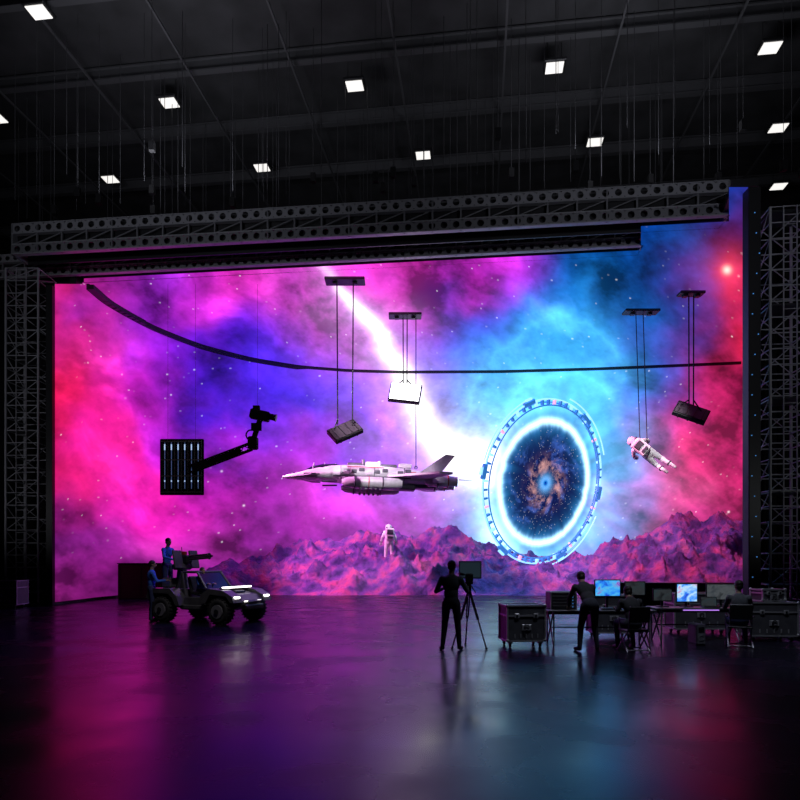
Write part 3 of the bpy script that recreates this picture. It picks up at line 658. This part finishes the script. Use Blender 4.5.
person('soldier',J(pel=(0,-.05,.95),elL=(-.28,.12,1.2),elR=(.28,.12,1.2),wrL=(-.14,.34,1.12),wrR=(.14,.34,1.12)),onb(-1.62,0,.72),byaw-math.pi/2,BLUE,NAVY,headrot=(0,-5),scale=.98)
person('soldier.001',J(elR=(.26,.12,1.18),wrR=(.2,.36,1.2)),(-7.3,18.8,0),-1.1,BLUE,NAVY,headrot=(-10,0))
person('soldier.002',seated(),onb(-.12,-.26,.42),byaw-math.pi/2,BLUE,NAVY,scale=.85)

# ------------------------------------------------------------------ tripod camera
q=MB()
hub=V(0,0,1.2)
for a in(100,215,325):
    f_=V(.42*math.cos(math.radians(a)),.42*math.sin(math.radians(a)),.02); m_=hub.lerp(f_,.5)
    s_=V(-math.sin(math.radians(a)),math.cos(math.radians(a)),0)*.02
    q.tube(hub+s_,m_+s_,.016,DK); q.tube(hub-s_,m_-s_,.016,DK); q.tube(m_,f_,.016,ALU,n=8); q.ell(f_+V(0,0,.0),(.03,.03,.02),RUB); q.box(m_,(.05,.05,.06),DK)
q.tube((0,0,1.16),(0,0,1.3),.05,DK,n=14); q.box((0,0,1.33),(.16,.2,.05),DK,bev=.01)
q.tube((.03,-.08,1.3),(.12,-.42,1.16),.012,DK)
q.box((0,.02,1.44),(.16,.34,.18),BLK,bev=.02); q.tube((0,.19,1.44),(0,.36,1.44),.06,BLK,n=16); q.tube((0,.36,1.44),(0,.4,1.44),.075,DK,n=16); q.box((0,0,1.57),(.03,.2,.04),DK); q.tube((0,-.08,1.53),(0,-.08,1.58),.015,DK)
q.box((-.14,.05,1.5),(.05,.1,.1),DK); q.tube((-.08,-.1,1.5),(-.2,-.16,1.52),.03,DK)
q.box((.02,-.1,1.6),(.46,.05,.36),BLK,bev=.012); q.box((.02,-.128,1.6),(.42,.01,.31),mat('viewfinder_dim',(.02,.03,.04),.25,emit=(.02,.035,.05),es=.5))
q.build('cinema_camera_on_tripod',(1.42,13.15,0),-.1)

# ------------------------------------------------------------------ flight cases
def case(name,X,Y,w,d,h,yaw=0,wheels=True,zb=0):
    q=MB(); z0=.12 if wheels else 0; b_=.022
    q.box((0,0,z0+h/2),(w-.01,d-.01,h-.01),CASEB)
    for x in(-1,1):
        for y in(-1,1): q.box((x*w/2,y*d/2,z0+h/2),(b_*1.6,b_*1.6,h),CASEE)
    for z in(z0+.012,z0+h,z0+h*.72):
        for s in(-1,1): q.box((0,s*d/2,z),(w,b_,b_*1.4),CASEE); q.box((s*w/2,0,z),(b_,d,b_*1.4),CASEE)
    for x in(-1,1):
        for y in(-1,1):
            for z in(z0+.035,z0+h): q.ell((x*w/2,y*d/2,z),(.035,.035,.035),CASEE,seg=8,rings=6)
            if wheels: q.box((x*w*.4,y*d*.36,z0-.025),(.09,.07,.04),CASEE); q.tube((x*w*.4-.018,y*d*.36,.05),(x*w*.4+.018,y*d*.36,.05),.05,RUB,n=16)
    for x in(-.25,.25):
        q.box((x*w,-d/2-.008,z0+h*.72),(.1,.02,min(.1,h*.3)),CASEE,bev=.008); q.box((x*w,-d/2-.02,z0+h*.72),(.04,.012,.05),DK)
    q.box((0,-d/2-.006,z0+h*.4),(.2,.016,min(.12,h*.4)),CASEE,bev=.006); q.torus((0,-d/2-.03,z0+h*.4),.05,.008,DK,rot=RX(90),n=14,k=5)
    for i in range(5): q.box((-w*.3+i*w*.15,-d/2-.003,z0+h*.16),(.025,.01,h*.12),CASEE)
    return q.build(name,(X,Y,zb),yaw)
case('flight_case',2.56,13.45,.80,.6,.74,.12)
case('flight_case.001',8.25,14.4,1.0,.7,.74,-.1)
case('flight_case.002',-14.9,24.2,1.2,.8,.9,.05)
case('flight_case.003',9.55,14.9,.9,.7,.62,.0)
case('flight_case.004',4.9,14.95,.9,.6,.86,.0)
case('flight_case.005',8.3,14.45,.55,.4,.26,.15,False,.876)
case('flight_case.006',7.3,15.8,1.3,.6,.86,.0)
# ------------------------------------------------------------------ tables, racks, monitors
TOP=mat('table_top_laminate',(.14,.14,.155),.35)
def table(name,X0,X1,Y0,Y1,strip=False):
    q=MB(); cx=(X0+X1)/2; cy=(Y0+Y1)/2; w=X1-X0; d=Y1-Y0
    q.box((0,0,.735),(w,d,.035),TOP,bev=.01); q.box((0,d/2-.05,.66),(w-.2,.03,.1),DK); q.box((0,-d/2+.06,.69),(w-.2,.03,.05),DK)
    for s in(-1,1):
        x=s*(w/2-.12)
        q.tube((x,-d/2+.05,.0),(x,d/2-.08,.71),.018,ALU); q.tube((x,d/2-.05,.0),(x,-d/2+.08,.71),.018,ALU); q.tube((x,-d/2+.05,.02),(x,-d/2+.05,.72),.018,ALU)
        q.tube((x,d/2-.05,.02),(x,d/2-.05,.72),.018,ALU)
    q.tube((-w/2+.12,0,.36),(w/2-.12,0,.36),.014,DK)
    if strip: q.box((0,-d/2+.02,.705),(w*.4,.02,.02),mat('strip_violet',(.5,.2,1),.4,emit=(.55,.25,1),es=1.0))
    return q.build(name,(cx,cy,0))
table('folding_table',3.1,5.35,13.35,14.05)
table('folding_table.001',5.6,7.55,13.95,14.6,True)
def scrmat(name,cols,es):
    m=bpy.data.materials.new(name); m.use_nodes=True; nt=m.node_tree; nt.nodes.clear()
    tc=nt.nodes.new('ShaderNodeTexCoord'); nz=nt.nodes.new('ShaderNodeTexNoise'); nz.inputs['Scale'].default_value=5; nz.inputs['Detail'].default_value=5; nz.inputs['Distortion'].default_value=.8
    r=nt.nodes.new('ShaderNodeValToRGB'); e=nt.nodes.new('ShaderNodeEmission'); o_=nt.nodes.new('ShaderNodeOutputMaterial'); e.inputs['Strength'].default_value=es
    r.color_ramp.elements[0].position=.32; r.color_ramp.elements[1].position=.68; r.color_ramp.elements[0].color=(*cols[0],1); r.color_ramp.elements[1].color=(*cols[-1],1)
    for i,c_ in enumerate(cols[1:-1]): el=r.color_ramp.elements.new(.32+.36*(i+1)/(len(cols)-1)); el.color=(*c_,1)
    nt.links.new(tc.outputs['Object'],nz.inputs['Vector']); nt.links.new(nz.outputs['Fac'],r.inputs['Fac']); nt.links.new(r.outputs['Color'],e.inputs['Color']); nt.links.new(e.outputs[0],o_.inputs[0]); return m
SC1=scrmat('monitor_nebula_picture',[(.02,.05,.5),(.02,.22,.9),(.08,.5,.9),(.3,.05,.5)],1.0)
SC2=scrmat('monitor_blue_picture',[(.03,.08,.7),(.05,.3,1),(.5,.8,1),(.7,.08,.4)],1.0)
SC3=scrmat('monitor_dim_picture',[(.01,.012,.015),(.03,.035,.04),(.02,.04,.05)],.8)
SC4=scrmat('monitor_grey_picture',[(.03,.035,.04),(.08,.09,.10),(.03,.04,.05)],.8)
def monitor(name,X,Y,w,h,zb,m,yaw=0):
    q=MB(); z=zb-.7525
    q.box((0,0,.012),(.24,.18,.024),DK,bev=.008); q.box((0,.03,max(.05,(z+h/2)/2)),(.05,.03,z+h/2),DK)
    q.box((0,0,z+h/2),(w+.04,.04,h+.04),BLK,bev=.01); q.box((0,-.0215,z+h/2),(w,.004,h),m)
    return q.build(name,(X,Y,.7525),yaw)
monitor('computer_monitor',4.47,13.8,.52,.33,1.03,SC1,-.05)
monitor('computer_monitor.001',5.08,13.85,.40,.27,1.05,SC3,-.12)
monitor('computer_monitor.002',6.38,14.25,.46,.38,.88,SC2,.1)
monitor('computer_monitor.003',7.2,14.35,.62,.33,.92,SC4,-.1)
monitor('computer_monitor.004',5.86,14.3,.4,.24,.9,SC3,.05)
def laptop(name,X,Y,yaw,m):
    q=MB(); q.box((0,0,.01),(.34,.24,.02),DK,bev=.006); q.box((0,.15,.12),(.34,.015,.22),DK,RX(-14)); q.box((0,.140,.12),(.31,.004,.19),m,RX(-14))
    for i in range(10):
        for k_ in range(4): q.box((-.14+i*.031,-.02+k_*.028,.022),(.024,.022,.004),BLK)
    q.build(name,(X,Y,.753),yaw)
laptop('laptop',4.98,13.52,-.1,SC4); laptop('laptop.001',6.85,14.12,-.2,SC3)
q=MB(); q.box((0,0,.19),(.56,.45,.38),CASEB,bev=.02)
for i in range(5): q.box((0,-.23,.06+i*.068),(.48,.015,.05),DK,bev=.004); q.box((.19,-.24,.06+i*.068),(.02,.01,.012),BLU)
for s in(-1,1): q.box((s*.27,-.225,.19),(.02,.02,.38),CASEE)
q.build('equipment_rack',(3.45,13.72,.7525))
q=MB()
q.box((0,0,.012),(.44,.15,.02),DK,bev=.004)
for i in range(12):
    for k_ in range(4): q.box((-.19+i*.034,-.05+k_*.033,.026),(.026,.026,.008),BLK)
q.build('keyboard',(4.45,13.5,.7525))
q=MB(); q.box((0,0,.22),(.2,.42,.44),GRY,bev=.02); q.box((0,-.212,.22),(.16,.01,.38),mat('pc_vent',(.2,.2,.24),.5)); q.torus((0,-.22,.15),.06,.006,ALU,rot=RX(90),n=16,k=5)
for i in range(6): q.box((0,-.22,.28+i*.02),(.12,.006,.006),BLK)
q.box((0,0,-.0),(.22,.4,.012),DK); q.build('desktop_computer',(6.35,13.7,.006))
def chair(name,X,Y,yaw):
    q=MB(); q.box((0,0,.42),(.46,.44,.05),DK,bev=.02); q.box((0,-.26,.74),(.42,.035,.32),DK,RX(8),bev=.016)
    for s in(-1,1):
        q.tube((s*.2,-.2,.42),(s*.19,-.27,.9),.014,ALU); q.tube((s*.2,.18,.41),(s*.23,-.22,.01),.016,ALU); q.tube((s*.2,-.18,.41),(s*.23,.22,.01),.016,ALU)
        q.tube((s*.24,-.2,.64),(s*.24,.14,.64),.014,DK); q.tube((s*.24,.14,.64),(s*.22,.14,.43),.012,ALU)
    q.tube((-.22,.2,.04),(.22,.2,.04),.011,ALU); q.tube((-.22,-.2,.04),(.22,-.2,.04),.011,ALU)
    return q.build(name,(X,Y,0),yaw)
chair('folding_chair',4.62,12.66,.1); chair('folding_chair.001',7.05,13.30,-.35)
def riser(name,w,d,h,loc,rz,m):
    q=MB(); q.box((0,0,h/2),(w,d,h),m,bev=.03)
    nn_=max(3,int(w/.9))
    for i in range(nn_): q.box((-w*.45+i*w*.9/(nn_-1),-d/2-.005,h*.52),(.02,.02,h*.85),DK)
    q.box((0,0,h+.02),(w+.06,d+.06,.04),DK); q.build(name,loc,rz)
riser('stage_riser',4.6,.6,.9,(10.3,24.5,0),-.1,BLK)
riser('stage_riser.001',2.0,1.2,1.62,(-12.2,30.3,0),.3,mat('riser_dark_red',(.05,.008,.015),.6))

# ------------------------------------------------------------------ lights
def area(name,loc,rot,sx,sy,e,col):
    l=bpy.data.lights.new(name,'AREA'); l.shape='RECTANGLE'; l.energy=e; l.size=sx; l.size_y=sy; l.color=col; o_=bpy.data.objects.new(name,l); scene.collection.objects.link(o_); o_.location=loc; o_.rotation_euler=rot; return o_
def spot(name,loc,tgt,e,col,ang,bl=.6,rad=.3):
    l=bpy.data.lights.new(name,'SPOT'); l.energy=e; l.color=col; l.spot_size=math.radians(ang); l.spot_blend=bl; l.shadow_soft_size=rad; o_=bpy.data.objects.new(name,l); scene.collection.objects.link(o_); o_.location=loc
    o_.rotation_euler=(Vector(tgt)-Vector(loc)).to_track_quat('-Z','Y').to_euler(); return o_
spot('fill_spot_ship',(-1,19,13.3),(-1.1,31.3,5.8),6000,(1,.88,1),26)  # added fill, brightens the ship hull; not a real truss lamp
spot('fill_spot_astronaut',(9,22,13.3),(12.6,30.8,7),4500,(1,.94,1),14)  # added fill to whiten the floating astronaut
spot('fill_spot_astronaut_ground',(-2,24,13.3),(-.6,35.3,2.6),6500,(1,.88,1),9)  # added fill, lifts the standing astronaut out of the rocks
spot('fill_spot_violet_floor',(-2,23,13.2),(-2.5,19,0),2600,(.28,.05,1),70)  # made-up violet lamp that tints the floor purple
spot('fill_spot_rocks',(-11,29,9.5),(2,36.5,1.5),11000,(1,.34,.8),65,rad=.15)  # added pink fill for the rock set
spot('fill_spot_rocks_right',(4,27,12.2),(13,36,1.5),11000,(1,.28,.55),55,rad=.15)  # second added pink fill, for the right-hand rocks
spot('fill_spot_portal_spill',(7.5,31.5,8.5),(7.3,35,1.0),2200,(.15,.7,1),75)  # added cyan fill standing in for portal light on the rocks
spot('fill_spot_buggy',(-2,12,13.0),(-5.6,18.9,.6),1400,(1,.92,.97),20)  # added fill so the buggy reads against the dark floor
spot('fill_spot_desk',(5,10,13.0),(5.2,13.5,.6),1200,(.75,.82,1),42)  # added fill to bring up the desk and cases
spot('fill_spot_truss_left',(-10,8,11),(-9,26,14),1300,(.85,.88,1),70,1)  # added front fill for the truss, left half
spot('fill_spot_truss_right',(8,6,11),(8,23,14),1200,(.85,.88,1),70,1)  # added front fill for the truss, right half
spot('fill_spot_tower_left',(-19,18,3),(-15.2,26.4,7),330,(.9,.9,1),70,1)  # unseen fill added to bring out the left tower
spot('fill_spot_tower_right',(16,13,3),(12.4,21,7),260,(.9,.95,1),75,1)  # unseen fill added to bring out the right tower
area('fill_area_roof_left',(-9,24,16.2),(math.radians(180),0,0),6,2,200,(.9,.92,1))  # added upward fill that lifts the roof from black, left
area('fill_area_roof_right',(8,23,16.2),(math.radians(180),0,0),6,2,200,(.9,.92,1))  # added upward fill that lifts the roof from black, right
w=bpy.data.worlds.new('hall'); scene.world=w; w.use_nodes=True; w.node_tree.nodes['Background'].inputs[0].default_value=(.5,.5,.6,1); w.node_tree.nodes['Background'].inputs[1].default_value=.01
# ------------------------------------------------------------------ camera
cd=bpy.data.cameras.new('camera'); cd.sensor_width=36; cd.lens=28.8; cd.shift_y=.2; cd.clip_end=300
co_=bpy.data.objects.new('camera',cd); scene.collection.objects.link(co_); co_.location=(0,0,EYE); co_.rotation_euler=(math.radians(90),0,0); scene.camera=co_
